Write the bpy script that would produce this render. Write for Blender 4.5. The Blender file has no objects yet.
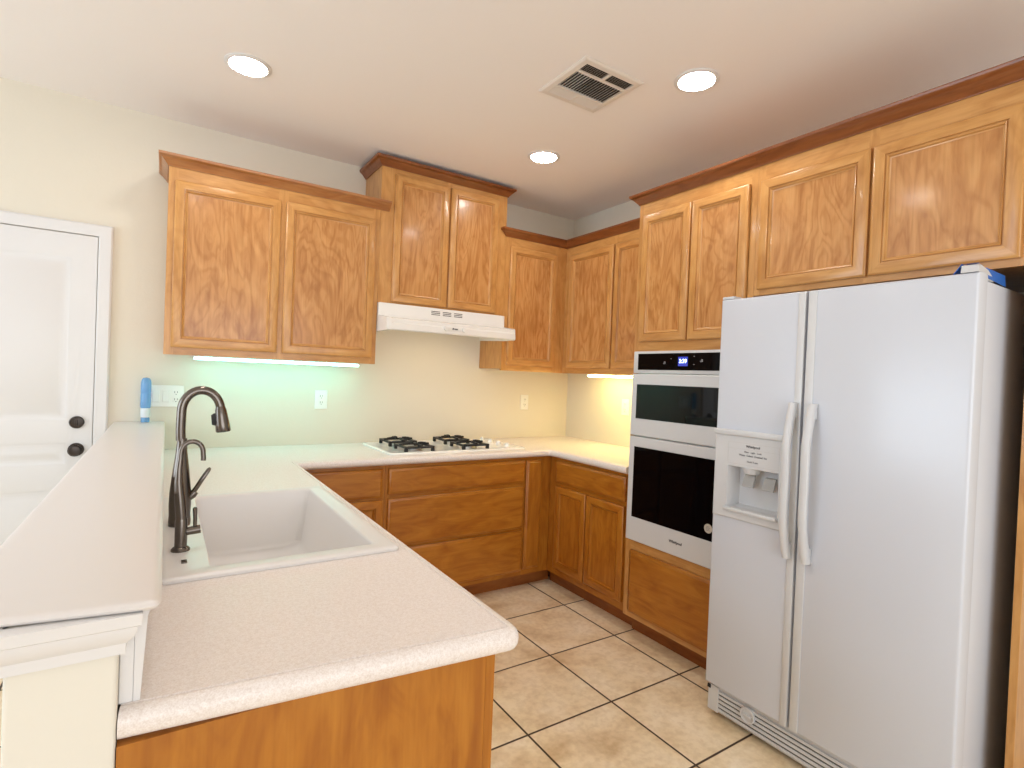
import bpy, bmesh, math, random
from mathutils import Vector, Matrix
from mathutils.geometry import tessellate_polygon
random.seed(7)
PI = math.pi
SC = bpy.context.scene
COL = SC.collection

# ------------------------------------------------------------------ camera
CAM_LOC = Vector((-2.8047, -3.4621, 1.3813))
YAW, PITCH, ROLL, FPX = -0.5778, -0.0126, 0.0404, 537.0
fwd0 = Vector((-math.sin(YAW), math.cos(YAW), 0)); right0 = Vector((math.cos(YAW), math.sin(YAW), 0)); up0 = Vector((0, 0, 1))
fwd = math.cos(PITCH)*fwd0 + math.sin(PITCH)*up0
upv = -math.sin(PITCH)*fwd0 + math.cos(PITCH)*up0
rgt = math.cos(ROLL)*right0 + math.sin(ROLL)*upv
upv = -math.sin(ROLL)*right0 + math.cos(ROLL)*upv
cd = bpy.data.cameras.new('camera'); cam = bpy.data.objects.new('camera', cd); COL.objects.link(cam)
cd.sensor_width = 36.0; cd.sensor_fit = 'HORIZONTAL'; cd.lens = 36.0*FPX/1024.0; cd.clip_start = 0.02
R = Matrix((rgt, upv, -fwd)).transposed().to_4x4()
cam.matrix_world = Matrix.Translation(CAM_LOC) @ R
SC.camera = cam

# ------------------------------------------------------------------ light and exposure
SC.view_settings.view_transform = 'Standard'
SC.view_settings.look = 'None'
SC.view_settings.gamma = 1.0
SC.view_settings.use_curve_mapping = False
SC.view_settings.exposure = 0.36
SC.cycles.use_denoising = True
SC.cycles.max_bounces = 10
SC.cycles.diffuse_bounces = 6
SC.cycles.sample_clamp_indirect = 6.0
CAN_STRENGTH = 58.0
world = bpy.data.worlds.new('sky'); SC.world = world; world.use_nodes = True
bgn = world.node_tree.nodes['Background']; bgn.inputs[0].default_value = (0.75, 0.87, 1.0, 1); bgn.inputs[1].default_value = 1.2

def area_lamp(name, loc, rot, sx, sy, power, color):
    l = bpy.data.lights.new(name, 'AREA'); l.shape = 'RECTANGLE'; l.size = sx; l.size_y = sy; l.energy = power; l.color = color
    o = bpy.data.objects.new(name, l); COL.objects.link(o); o.location = loc; o.rotation_euler = rot
    return o
# daylight entering by the window in the left wall; unseen rear fill lamp added, tilted up to brighten the ceiling
area_lamp('daylight_side', (-5.94, -1.75, 1.60), (0, -PI/2, -0.30), 1.75, 2.4, 46, (0.74, 0.87, 1.0))
area_lamp('rear_fill', (-2.6, -6.44, 1.30), (PI/2+0.38, 0, 0), 3.6, 2.0, 46, (1.0, 0.975, 0.94))

# ------------------------------------------------------------------ materials
MATS = {}
def mat(name, color, rough=0.5, metal=0.0, spec=0.5, coat=0.0, emit=None, estr=0.0):
    m = bpy.data.materials.new(name); m.use_nodes = True
    b = m.node_tree.nodes['Principled BSDF']
    b.inputs['Base Color'].default_value = (*color, 1); b.inputs['Roughness'].default_value = rough
    b.inputs['Metallic'].default_value = metal; b.inputs['Specular IOR Level'].default_value = spec
    b.inputs['Coat Weight'].default_value = coat
    if emit: b.inputs['Emission Color'].default_value = (*emit, 1); b.inputs['Emission Strength'].default_value = estr
    MATS[name] = m
    return m
def nd(m, t, **kw):
    n = m.node_tree.nodes.new(t)
    for k, v in kw.items(): setattr(n, k, v)
    return n
def lk(m, a, b): m.node_tree.links.new(a, b)
def bsdf(m): return m.node_tree.nodes['Principled BSDF']
def add_bump(m, scale, strength, dist=0.002, detail=3, stretch=(1, 1, 1)):
    tc = nd(m, 'ShaderNodeTexCoord'); mp = nd(m, 'ShaderNodeMapping'); mp.inputs['Scale'].default_value = stretch
    n = nd(m, 'ShaderNodeTexNoise'); n.inputs['Scale'].default_value = scale; n.inputs['Detail'].default_value = detail
    b = nd(m, 'ShaderNodeBump'); b.inputs['Strength'].default_value = strength; b.inputs['Distance'].default_value = dist
    lk(m, tc.outputs['Object'], mp.inputs[0]); lk(m, mp.outputs[0], n.inputs['Vector'])
    lk(m, n.outputs['Fac'], b.inputs['Height']); lk(m, b.outputs[0], bsdf(m).inputs['Normal'])
def ramp(m, stops):
    r = nd(m, 'ShaderNodeValToRGB'); e = r.color_ramp.elements
    while len(e) < len(stops): e.new(0.5)
    for i, (p, c) in enumerate(stops): e[i].position = p; e[i].color = (*c, 1)
    return r
def mixc(m, mode, fac, a, b):
    x = nd(m, 'ShaderNodeMix'); x.data_type = 'RGBA'; x.blend_type = mode
    if isinstance(fac, (int, float)): x.inputs[0].default_value = fac
    else: lk(m, fac, x.inputs[0])
    for i, s in ((6, a), (7, b)):
        if isinstance(s, tuple): x.inputs[i].default_value = (*s, 1)
        else: lk(m, s, x.inputs[i])
    return x.outputs[2]

def wood(name, axis, light, mid, dark, figure=0.55, rough=0.30):
    """honey stained maple; axis = direction of the grain in the part's own space"""
    m = mat(name, mid, rough, spec=0.4, coat=0.08 if 'base' in name or 'toe' in name else 0.25)
    bsdf(m).inputs['Coat Roughness'].default_value = 0.12
    tc = nd(m, 'ShaderNodeTexCoord'); oi = nd(m, 'ShaderNodeObjectInfo')
    mul = nd(m, 'ShaderNodeVectorMath', operation='SCALE'); mul.inputs['Scale'].default_value = 1.0
    cmb = nd(m, 'ShaderNodeCombineXYZ')
    for i, k in enumerate((17.0, 29.0, 23.0)):
        q = nd(m, 'ShaderNodeMath', operation='MULTIPLY'); q.inputs[1].default_value = k
        lk(m, oi.outputs['Random'], q.inputs[0]); lk(m, q.outputs[0], cmb.inputs[i])
    add = nd(m, 'ShaderNodeVectorMath', operation='ADD')
    lk(m, tc.outputs['Object'], add.inputs[0]); lk(m, cmb.outputs[0], add.inputs[1])
    mp = nd(m, 'ShaderNodeMapping'); s = [1.0, 1.0, 1.0]; s['xyz'.index(axis)] = 0.26
    mp.inputs['Scale'].default_value = s
    lk(m, add.outputs[0], mp.inputs[0])
    n1 = nd(m, 'ShaderNodeTexNoise'); n1.inputs['Scale'].default_value = 15.0; n1.inputs['Detail'].default_value = 4.0; n1.inputs['Distortion'].default_value = 1.6
    lk(m, mp.outputs[0], n1.inputs['Vector'])
    # cathedral figure: rings of a slow noise field
    n2 = nd(m, 'ShaderNodeTexNoise'); n2.inputs['Scale'].default_value = 5.0; n2.inputs['Detail'].default_value = 3.0; n2.inputs['Distortion'].default_value = 0.9
    lk(m, mp.outputs[0], n2.inputs['Vector'])
    k = nd(m, 'ShaderNodeMath', operation='MULTIPLY'); k.inputs[1].default_value = 75.0; lk(m, n2.outputs['Fac'], k.inputs[0])
    sn = nd(m, 'ShaderNodeMath', operation='SINE'); lk(m, k.outputs[0], sn.inputs[0])
    sc = nd(m, 'ShaderNodeMapRange'); sc.inputs[1].default_value = -1; sc.inputs[2].default_value = 1; lk(m, sn.outputs[0], sc.inputs[0])
    mp2 = nd(m, 'ShaderNodeMapping'); s = [1.0, 1.0, 1.0]; s['xyz'.index(axis)] = 0.03
    mp2.inputs['Scale'].default_value = s; lk(m, add.outputs[0], mp2.inputs[0])
    n3 = nd(m, 'ShaderNodeTexNoise'); n3.inputs['Scale'].default_value = 130.0; n3.inputs['Detail'].default_value = 3.0
    lk(m, mp2.outputs[0], n3.inputs['Vector'])
    r1 = ramp(m, [(0.30, dark), (0.50, mid), (0.72, light)]); lk(m, n1.outputs['Fac'], r1.inputs[0])
    r2 = ramp(m, [(0.0, (0.80, 0.70, 0.58)), (0.45, (1, 1, 1)), (1.0, (1.06, 1.06, 1.06))]); lk(m, sc.outputs[0], r2.inputs[0])
    c = mixc(m, 'MULTIPLY', figure, r1.outputs[0], r2.outputs[0])
    r3 = ramp(m, [(0.30, (0.86, 0.80, 0.74)), (0.6, (1.02, 1.02, 1.02))]); lk(m, n3.outputs['Fac'], r3.inputs[0])
    c = mixc(m, 'MULTIPLY', 0.6, c, r3.outputs[0])
    lk(m, c, bsdf(m).inputs['Base Color'])
    return m
WL, WM, WD = (0.62, 0.33, 0.112), (0.565, 0.285, 0.088), (0.48, 0.222, 0.062)
W_Z = wood('wood_upright', 'z', WL, WM, WD, 0.25)
W_X = wood('wood_level', 'x', WL, WM, WD, 0.25)
W_Y = wood('wood_deep', 'y', WL, WM, WD, 0.25)
W_P = wood('wood_panel', 'z', (0.60, 0.312, 0.112), (0.535, 0.256, 0.084), (0.42, 0.18, 0.052), 0.55, 0.27)
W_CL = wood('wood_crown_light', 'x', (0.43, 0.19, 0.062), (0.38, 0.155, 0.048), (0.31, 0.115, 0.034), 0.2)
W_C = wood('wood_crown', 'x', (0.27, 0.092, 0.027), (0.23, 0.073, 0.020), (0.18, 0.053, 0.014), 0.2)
B_L, B_M, B_D = (0.47, 0.188, 0.022), (0.41, 0.150, 0.015), (0.33, 0.108, 0.010)  # base cabinets: same maple, dimmer light down low put into the colour
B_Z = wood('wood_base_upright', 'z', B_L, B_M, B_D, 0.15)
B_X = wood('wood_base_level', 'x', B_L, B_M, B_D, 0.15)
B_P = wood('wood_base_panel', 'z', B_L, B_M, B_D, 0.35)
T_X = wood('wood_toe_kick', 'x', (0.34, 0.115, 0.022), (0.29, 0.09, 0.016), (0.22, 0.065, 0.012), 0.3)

WALL = mat('wall_paint', (0.73, 0.68, 0.58), 0.75, spec=0.25); add_bump(WALL, 70, 0.25, 0.002)
CEIL = mat('ceiling_paint', (0.88, 0.85, 0.84), 0.85, spec=0.2); add_bump(CEIL, 60, 0.2, 0.002)
WHITE_PAINT = mat('white_trim_paint', (0.71, 0.70, 0.70), 0.35)
POST = mat('post_paint', (0.74, 0.71, 0.63), 0.6, spec=0.3); add_bump(POST, 60, 0.2, 0.002)
APPL = mat('appliance_white', (0.60, 0.63, 0.70), 0.24, spec=0.5); add_bump(APPL, 220, 0.10, 0.001, 2)
APPL_S = mat('appliance_plastic', (0.61, 0.62, 0.64), 0.32)
HOODW = mat('hood_enamel', (0.82, 0.805, 0.77), 0.25)
ENAMEL = mat('white_enamel', (0.85, 0.845, 0.83), 0.12)
SINKM = mat('sink_composite', (0.72, 0.70, 0.69), 0.28)
OVENG = mat('oven_glass', (0.0015, 0.0015, 0.002), 0.05, spec=0.10)
BLACKG = mat('black_glass', (0.002, 0.002, 0.0025), 0.04, spec=0.28)
DISP = mat('display_blue', (0.01, 0.01, 0.04), 0.2, emit=(0.03, 0.05, 0.45), estr=0.9)
DIGIT = mat('display_digits', (0.6, 0.7, 1.0), 0.4, emit=(0.55, 0.75, 1.0), estr=2.2)
ICON = mat('panel_icons', (0.55, 0.55, 0.58), 0.5)
INK = mat('dark_ink', (0.04, 0.04, 0.045), 0.5)
GREYINK = mat('grey_ink', (0.16, 0.16, 0.18), 0.5)
GREYLINE = mat('grey_print', (0.55, 0.55, 0.55), 0.5)
STEEL = mat('slate_bronze', (0.15, 0.128, 0.112), 0.22, metal=1.0)
DARKMETAL = mat('dark_knob', (0.055, 0.045, 0.04), 0.3, metal=0.8)
IRON = mat('cast_iron', (0.010, 0.010, 0.011), 0.45)
GRATEGAP = mat('vent_dark', (0.035, 0.028, 0.022), 0.8)
VENTW = mat('vent_enamel', (0.74, 0.69, 0.64), 0.5)
BLUE_TAPE = mat('blue_tape', (0.02, 0.13, 0.50), 0.6)
RUBBER = mat('black_rubber', (0.012, 0.012, 0.012), 0.55)
PLATE = mat('switch_plastic', (0.84, 0.84, 0.80), 0.35)
SLOT = mat('socket_slot', (0.05, 0.05, 0.05), 0.6)
GREYPAD = mat('dispenser_paddle', (0.36, 0.36, 0.36), 0.35)
STICK = mat('round_sticker', (0.55, 0.49, 0.42), 0.5)
BOTTLE = mat('bottle_blue_plastic', (0.26, 0.56, 0.95), 0.12); bsdf(BOTTLE).inputs['Transmission Weight'].default_value = 0.55
CAPW = mat('bottle_cap_white', (0.72, 0.78, 0.82), 0.4)
STAINLESS = mat('drain_steel', (0.55, 0.55, 0.55), 0.3, metal=1.0)
CANLENS = mat('lamp_lens', (0.9, 0.9, 0.9), 0.4, emit=(1.0, 0.945, 0.87), estr=CAN_STRENGTH)
TUBE_G = mat('tube_cool', (0.9, 0.9, 0.9), 0.4, emit=(0.24, 0.98, 0.86), estr=7.5)
TUBE_W = mat('tube_warm', (0.9, 0.9, 0.9), 0.4, emit=(1.0, 0.86, 0.30), estr=24.0)
HOODLAMP = mat('hood_lamp', (0.9, 0.9, 0.9), 0.4, emit=(1.0, 0.80, 0.55), estr=14.0)
FILTER = mat('filter_mesh', (0.50, 0.49, 0.46), 0.4, metal=0.6)

LAM = mat('counter_laminate', (0.78, 0.70, 0.64), 0.33, spec=0.5)
tc = nd(LAM, 'ShaderNodeTexCoord')
n1 = nd(LAM, 'ShaderNodeTexNoise'); n1.inputs['Scale'].default_value = 420; n1.inputs['Detail'].default_value = 2.0
n2 = nd(LAM, 'ShaderNodeTexNoise'); n2.inputs['Scale'].default_value = 160; n2.inputs['Detail'].default_value = 3.0
lk(LAM, tc.outputs['Object'], n1.inputs['Vector']); lk(LAM, tc.outputs['Object'], n2.inputs['Vector'])
r1 = ramp(LAM, [(0.36, (0.74, 0.675, 0.645)), (0.52, (0.80, 0.745, 0.72)), (0.70, (0.84, 0.80, 0.78))]); lk(LAM, n1.outputs['Fac'], r1.inputs[0])
r2 = ramp(LAM, [(0.35, (0.94, 0.92, 0.90)), (0.6, (1.02, 1.02, 1.02))]); lk(LAM, n2.outputs['Fac'], r2.inputs[0])
lk(LAM, mixc(LAM, 'MULTIPLY', 1.0, r1.outputs[0], r2.outputs[0]), bsdf(LAM).inputs['Base Color'])
BARM = mat('bar_laminate', (0.69, 0.655, 0.635), 0.30, spec=0.5)

# floor: square ceramic tile with dark grout
TX, TY, TS = -0.7046, -0.9228, 0.4382
TILE = mat('floor_tile', (0.6, 0.5, 0.37), 0.38, spec=0.4)
tc = nd(TILE, 'ShaderNodeTexCoord'); sep = nd(TILE, 'ShaderNodeSeparateXYZ'); lk(TILE, tc.outputs['Object'], sep.inputs[0])
edges, cells = [], []
for i, off in ((0, TX), (1, TY)):
    a = nd(TILE, 'ShaderNodeMath', operation='SUBTRACT'); a.inputs[1].default_value = off; lk(TILE, sep.outputs[i], a.inputs[0])
    d = nd(TILE, 'ShaderNodeMath', operation='DIVIDE'); d.inputs[1].default_value = TS; lk(TILE, a.outputs[0], d.inputs[0])
    fl = nd(TILE, 'ShaderNodeMath', operation='FLOOR'); lk(TILE, d.outputs[0], fl.inputs[0]); cells.append(fl.outputs[0])
    fr = nd(TILE, 'ShaderNodeMath', operation='FRACT'); lk(TILE, d.outputs[0], fr.inputs[0])
    s5 = nd(TILE, 'ShaderNodeMath', operation='SUBTRACT'); s5.inputs[1].default_value = 0.5; lk(TILE, fr.outputs[0], s5.inputs[0])
    ab = nd(TILE, 'ShaderNodeMath', operation='ABSOLUTE'); lk(TILE, s5.outputs[0], ab.inputs[0]); edges.append(ab.outputs[0])
mx = nd(TILE, 'ShaderNodeMath', operation='MAXIMUM'); lk(TILE, edges[0], mx.inputs[0]); lk(TILE, edges[1], mx.inputs[1])
gm = nd(TILE, 'ShaderNodeMapRange'); gm.inputs[1].default_value = 0.5-0.0050/TS; gm.inputs[2].default_value = 0.5-0.0036/TS; lk(TILE, mx.outputs[0], gm.inputs[0])
cv = nd(TILE, 'ShaderNodeCombineXYZ'); lk(TILE, cells[0], cv.inputs[0]); lk(TILE, cells[1], cv.inputs[1])
wn = nd(TILE, 'ShaderNodeTexWhiteNoise'); wn.noise_dimensions = '3D'; lk(TILE, cv.outputs[0], wn.inputs['Vector'])
sh = nd(TILE, 'ShaderNodeVectorMath', operation='SCALE'); sh.inputs['Scale'].default_value = 8.0; lk(TILE, wn.outputs['Color'], sh.inputs[0])
ad = nd(TILE, 'ShaderNodeVectorMath', operation='ADD'); lk(TILE, tc.outputs['Object'], ad.inputs[0]); lk(TILE, sh.outputs[0], ad.inputs[1])
n1 = nd(TILE, 'ShaderNodeTexNoise'); n1.inputs['Scale'].default_value = 5.5; n1.inputs['Detail'].default_value = 6; n1.inputs['Distortion'].default_value = 0.4; lk(TILE, ad.outputs[0], n1.inputs['Vector'])
r1 = ramp(TILE, [(0.28, (0.66, 0.485, 0.29)), (0.5, (0.85, 0.70, 0.485)), (0.72, (0.92, 0.80, 0.62))]); lk(TILE, n1.outputs['Fac'], r1.inputs[0])
n2 = nd(TILE, 'ShaderNodeTexNoise'); n2.inputs['Scale'].default_value = 38; n2.inputs['Detail'].default_value = 4; lk(TILE, ad.outputs[0], n2.inputs['Vector'])
r2 = ramp(TILE, [(0.35, (0.86, 0.82, 0.76)), (0.6, (1.03, 1.03, 1.03))]); lk(TILE, n2.outputs['Fac'], r2.inputs[0])
c = mixc(TILE, 'MULTIPLY', 0.7, r1.outputs[0], r2.outputs[0])
c = mixc(TILE, 'MIX', gm.outputs[0], c, (0.055, 0.032, 0.018))
lk(TILE, c, bsdf(TILE).inputs['Base Color'])
bp_ = nd(TILE, 'ShaderNodeBump'); bp_.inputs['Strength'].default_value = 0.6; bp_.inputs['Distance'].default_value = 0.003; bp_.invert = True
lk(TILE, gm.outputs[0], bp_.inputs['Height']); lk(TILE, bp_.outputs[0], bsdf(TILE).inputs['Normal'])

# ------------------------------------------------------------------ mesh helpers
class MB:
    def __init__(s): s.v, s.f, s.m, s.k = [], [], [], 0
    def use(s, k): s.k = k; return s
    def add(s, verts, faces, k=None):
        b = len(s.v); s.v += [tuple(p) for p in verts]
        for q in faces: s.f.append([b+i for i in q]); s.m.append(s.k if k is None else k)
        return b
    def box(s, x0, x1, y0, y1, z0, z1, bev=0.0, seg=2, k=None):
        if bev <= 0:
            V = [(x, y, z) for z in (z0, z1) for y in (y0, y1) for x in (x0, x1)]
            s.add(V, [(0, 2, 3, 1), (4, 5, 7, 6), (0, 1, 5, 4), (2, 6, 7, 3), (0, 4, 6, 2), (1, 3, 7, 5)], k); return s
        bm = bmesh.new(); bmesh.ops.create_cube(bm, size=1)
        for p in bm.verts: p.co = ((x0+x1)/2+p.co.x*(x1-x0), (y0+y1)/2+p.co.y*(y1-y0), (z0+z1)/2+p.co.z*(z1-z0))
        bmesh.ops.bevel(bm, geom=bm.edges[:], offset=bev, segments=seg, affect='EDGES', profile=0.5)
        bm.verts.index_update()
        s.add([p.co[:] for p in bm.verts], [[p.index for p in q.verts] for q in bm.faces], k); bm.free(); return s
    def loft(s, loops, closed=True, cap0=False, cap1=False, k=None):
        n = len(loops[0]); b = s.add([p for L in loops for p in L], [], k); F = []
        for i in range(len(loops)-1):
            for j in range(n if closed else n-1):
                a, c = b+i*n+j, b+i*n+(j+1) % n; F.append([a, c, c+n, a+n])
        if cap0: F.append([b+j for j in range(n)][::-1])
        if cap1: F.append([b+(len(loops)-1)*n+j for j in range(n)])
        for q in F: s.f.append(q); s.m.append(s.k if k is None else k)
        return s
    def tube(s, path, radii, n=14, cap=True, k=None, flat=None):
        P = [Vector(p) for p in path]
        if isinstance(radii, (int, float)): radii = [radii]*len(P)
        T = [(P[min(i+1, len(P)-1)]-P[max(i-1, 0)]).normalized() for i in range(len(P))]
        ref = Vector((0, 0, 1)) if abs(T[0].z) < 0.9 else Vector((0, 1, 0))
        N = (ref-T[0]*ref.dot(T[0])).normalized(); loops = []
        for p, t, r in zip(P, T, radii):
            N = (N-t*N.dot(t)).normalized(); B = t.cross(N)
            ra, rb = (r, r) if not isinstance(r, tuple) else r
            loops.append([tuple(p+N*(ra*math.cos(2*PI*j/n))+B*(rb*math.sin(2*PI*j/n))) for j in range(n)])
        return s.loft(loops, True, cap, cap, k)
    def lathe(s, prof, c=(0, 0, 0), n=32, axis='z', k=None):
        loops = []
        for r, h in prof:
            L = []
            for j in range(n):
                a = 2*PI*j/n; u, w = r*math.cos(a), r*math.sin(a)
                p = {'z': (u, w, h), 'y': (u, h, -w), 'x': (h, u, w)}[axis]
                L.append((c[0]+p[0], c[1]+p[1], c[2]+p[2]))
            loops.append(L)
        return s.loft(loops, True, True, True, k)
    def rects(s, x0, x1, z0, z1, rings, cap=True, horiz=None, k=None):
        """nested rectangles facing -y: rings of (inset, y); horiz = material index of level members"""
        L = [[(x0+i, y, z0+i), (x1-i, y, z0+i), (x1-i, y, z1-i), (x0+i, y, z1-i)] for i, y in rings]
        b = s.add([p for q in L for p in q], [], k)
        for i in range(len(L)-1):
            for j in range(4):
                a, c = b+4*i+j, b+4*i+(j+1) % 4
                s.f.append([a, c, c+4, a+4]); s.m.append(horiz if (horiz is not None and j in (0, 2)) else (s.k if k is None else k))
        if cap: e = b+4*(len(L)-1); s.f.append([e, e+1, e+2, e+3]); s.m.append(s.k if k is None else k)
        return s
    def sweep(s, path, prof, side=1, m0=None, m1=None, caps=True, k=None):
        """profile of (offset, z) swept along a level path; offset grows to the right of travel"""
        n = len(path); loops = []
        nr = []
        for i in range(n-1):
            dx, dy = path[i+1][0]-path[i][0], path[i+1][1]-path[i][1]; l = math.hypot(dx, dy); nr.append((side*dy/l, -side*dx/l))
        for i in range(n):
            if i == 0: m = m0 or nr[0]
            elif i == n-1: m = m1 or nr[-1]
            else:
                a, b = nr[i-1], nr[i]; d = 1+a[0]*b[0]+a[1]*b[1]; m = ((a[0]+b[0])/d, (a[1]+b[1])/d)
            loops.append([(path[i][0]+m[0]*o, path[i][1]+m[1]*o, z) for o, z in prof])
        s.loft(loops, False, False, False, k)
        if caps:
            for L in (loops[0], loops[-1]): s.add(L, [list(range(len(L)))], k)
        return loops
    def poly(s, outer, holes, flip=False, k=None):
        vs = [Vector(p) for p in outer]+[Vector(p) for h in holes for p in h]
        tr = tessellate_polygon([[Vector(p) for p in outer]]+[[Vector(p) for p in h] for h in holes])
        s.add(vs, [t[::-1] if flip else t for t in tr], k)
    def build(s, name, mats, parent=None, smooth=True, angle=35, recalc=True):
        me = bpy.data.meshes.new(name)
        me.from_pydata(s.v, [], s.f)
        if not isinstance(mats, (list, tuple)): mats = [mats]
        for q in mats: me.materials.append(q)
        for p, k in zip(me.polygons, s.m): p.material_index = k
        bm = bmesh.new(); bm.from_mesh(me)
        bmesh.ops.remove_doubles(bm, verts=bm.verts, dist=1e-5)
        if recalc: bmesh.ops.recalc_face_normals(bm, faces=bm.faces)
        bm.to_mesh(me); bm.free()
        if smooth:
            for p in me.polygons: p.use_smooth = True
            me.set_sharp_from_angle(angle=math.radians(angle))
        o = bpy.data.objects.new(name, me); COL.objects.link(o)
        if parent: o.parent = parent
        return o

def tag(o, label=None, cat=None, group=None, kind=None):
    if label: o['label'] = label
    if cat: o['category'] = cat
    if group: o['group'] = group
    if kind: o['kind'] = kind
    return o
def thing(name, label, cat, loc=(0, 0, 0), rotz=0.0, group=None, kind=None):
    o = bpy.data.objects.new(name, None); COL.objects.link(o); o.empty_display_size = 0.05
    o.location = loc; o.rotation_euler = (0, 0, rotz)
    return tag(o, label, cat, group, kind)
def struct(o): o['kind'] = 'structure'; return o
def text(name, s, size, x, y, z, m, parent, align='CENTER', shear=0.0, bold=0.0, depth=0.0003):
    cu = bpy.data.curves.new(name, 'FONT'); cu.body = s; cu.size = size; cu.align_x = align; cu.align_y = 'CENTER'
    cu.shear = shear; cu.extrude = depth; cu.offset = bold; cu.resolution_u = 3
    o = bpy.data.objects.new(name, cu); COL.objects.link(o); cu.materials.append(m)
    bpy.context.view_layer.update()
    me = bpy.data.meshes.new_from_object(o); bpy.data.objects.remove(o)
    q = bpy.data.objects.new(name, me); COL.objects.link(q); q.location = (x, y, z); q.rotation_euler = (PI/2, 0, 0)
    q.parent = parent
    return q

# ------------------------------------------------------------------ room shell
H = 2.69
X0, Y0 = -6.0, -6.5
mb = MB(); mb.box(X0, 0, Y0, 0, -0.08, 0); tag(struct(mb.build('floor', TILE)), 'beige square ceramic tile floor with dark grout lines', 'floor')
mb = MB(); mb.box(X0, 0, Y0, 0, H, H+0.1); tag(struct(mb.build('ceiling', CEIL)), 'smooth off-white ceiling with recessed lights', 'ceiling')
mb = MB(); mb.box(X0-0.1, 0.1, 0, 0.1, -0.08, H+0.1); tag(struct(mb.build('wall_back', WALL)), 'cream textured wall behind the cooktop', 'wall')
mb = MB(); mb.box(0, 0.1, Y0-0.1, 0, -0.08, H+0.1); tag(struct(mb.build('wall_right', WALL)), 'cream wall behind the oven and fridge', 'wall')
# left wall with a window opening, rear wall with an assumed wide opening added for light (both outside the photo, they let the daylight in)
mb = MB()
mb.box(X0-0.1, X0, Y0-0.1, -3.0, -0.08, H+0.1); mb.box(X0-0.1, X0, -0.5, 0, -0.08, H+0.1)
mb.box(X0-0.1, X0, -3.0, -0.5, -0.08, 0.70); mb.box(X0-0.1, X0, -3.0, -0.5, 2.50, H+0.1)
tag(struct(mb.build('wall_left', WALL)), 'cream wall of the adjoining room, out of the picture', 'wall')
mb = MB()
mb.box(X0, -4.5, Y0-0.1, Y0, -0.08, H+0.1); mb.box(-0.7, 0, Y0-0.1, Y0, -0.08, H+0.1); mb.box(-4.5, -0.7, Y0-0.1, Y0, 2.45, H+0.1)
tag(struct(mb.build('wall_front', WALL)), 'cream wall behind the photographer, out of the picture', 'wall')

# half wall that carries the bar top
mb = MB(); mb.box(-2.956, -2.843, -2.60, -0.001, 0, 1.0545, 0.006, 3)
tag(struct(mb.build('wall_bar', POST)), 'cream half wall under the raised bar top', 'wall')

# bar top, rounded edge
def rounded(path, idx, r, n=6):
    """replace the corner path[idx] by an arc"""
    p0, p1, p2 = (Vector((*path[idx+d], 0)) for d in (-1, 0, 1))
    a, b = (p0-p1).normalized(), (p2-p1).normalized(); A, B = p1+a*r, p1+b*r
    arc = []
    for i in range(n+1):
        t = i/n; q = A*(1-t)**2+p1*2*t*(1-t)+B*t*t; arc.append((q.x, q.y))
    return path[:idx]+arc+path[idx+1:]
path = [(-2.785, -0.001), (-2.797, -2.627), (-3.028, -2.590), (-3.010, -0.001)]
path = rounded(path, 2, 0.02); path = rounded(path, 1, 0.02)
prof = [(0.012, 1.067), (0.005, 1.0662), (0.0015, 1.0635), (0, 1.0610), (0.001, 1.0585), (0.004, 1.0562), (0.012, 1.0555)]
mb = MB(); L = mb.sweep(path, prof, side=1, caps=False)
mb.poly([l[0] for l in L], []); mb.poly([l[-1] for l in L], [])
tag(mb.build('bar_top', BARM), 'long white raised bar top on the half wall left of the sink', 'bar top')
# stepped moulding around the head of the half wall
path = [(-2.843, -2.576), (-2.843, -2.60), (-2.956, -2.60), (-2.956, -0.001)]
prof = [(0.0005, 1.055), (0.026, 1.055), (0.025, 1.040), (0.020, 1.037), (0.020, 1.032), (0.017, 1.023), (0.011, 1.016), (0.008, 1.013), (0.008, 0.999), (0.0005, 0.999)]
mb = MB(); mb.sweep(path, prof, side=-1)
tag(struct(mb.build('trim_1', WHITE_PAINT)), 'white crown moulding around the half wall under the bar top', 'trim')

# rear entry door in the back wall at the left
door = thing('door_1', 'white three-panel door with dark knob and deadbolt at the left', 'door', (-3.095, 0, 0))
struct(door)
W = 0.81
def door_slab():
    mb = MB(); t = -0.012; xs = (-W, 0); px0, px1 = -W+0.10, -0.10
    pans = [(1.076, 1.89), (0.855, 0.968), (0.16, 0.735)]
    outer = [(-W, t, 0.01), (0, t, 0.01), (0, t, 2.005), (-W, t, 2.005)]
    mb.poly(outer, [[(px0, t, a), (px1, t, a), (px1, t, b), (px0, t, b)] for a, b in pans])
    for a, b in pans:
        mb.rects(px0, px1, a, b, [(0, t), (0.006, t+0.004), (0.018, t+0.0075), (0.030, t+0.0072), (0.045, t+0.001)])
    return mb
door_slab().build('door_slab', WHITE_PAINT, door)
mb = MB()
prof2 = [(0, 0.0), (0, 0.018), (0.006, 0.022), (0.018, 0.022), (0.030, 0.026), (0.050, 0.026), (0.058, 0.020), (0.058, 0.0)]
def casing(mb, x0, x1, zt, prof):
    # legs and head of a casing on the wall plane: offset outward from the opening, thickness out of the wall
    pts = [(x1, 0.0), (x1, zt), (x0, zt), (x0, 0.0)]; mit = [(1, 0), (1, 1), (-1, 1), (-1, 0)]
    loops = [[(p[0]+m[0]*o, -t, p[1]+m[1]*o) for o, t in prof] for p, m in zip(pts, mit)]
    mb.loft(loops, False)
casing(mb, -W-0.004, 0.004, 2.009, prof2)
mb.build('door_casing', WHITE_PAINT, door)
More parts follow.
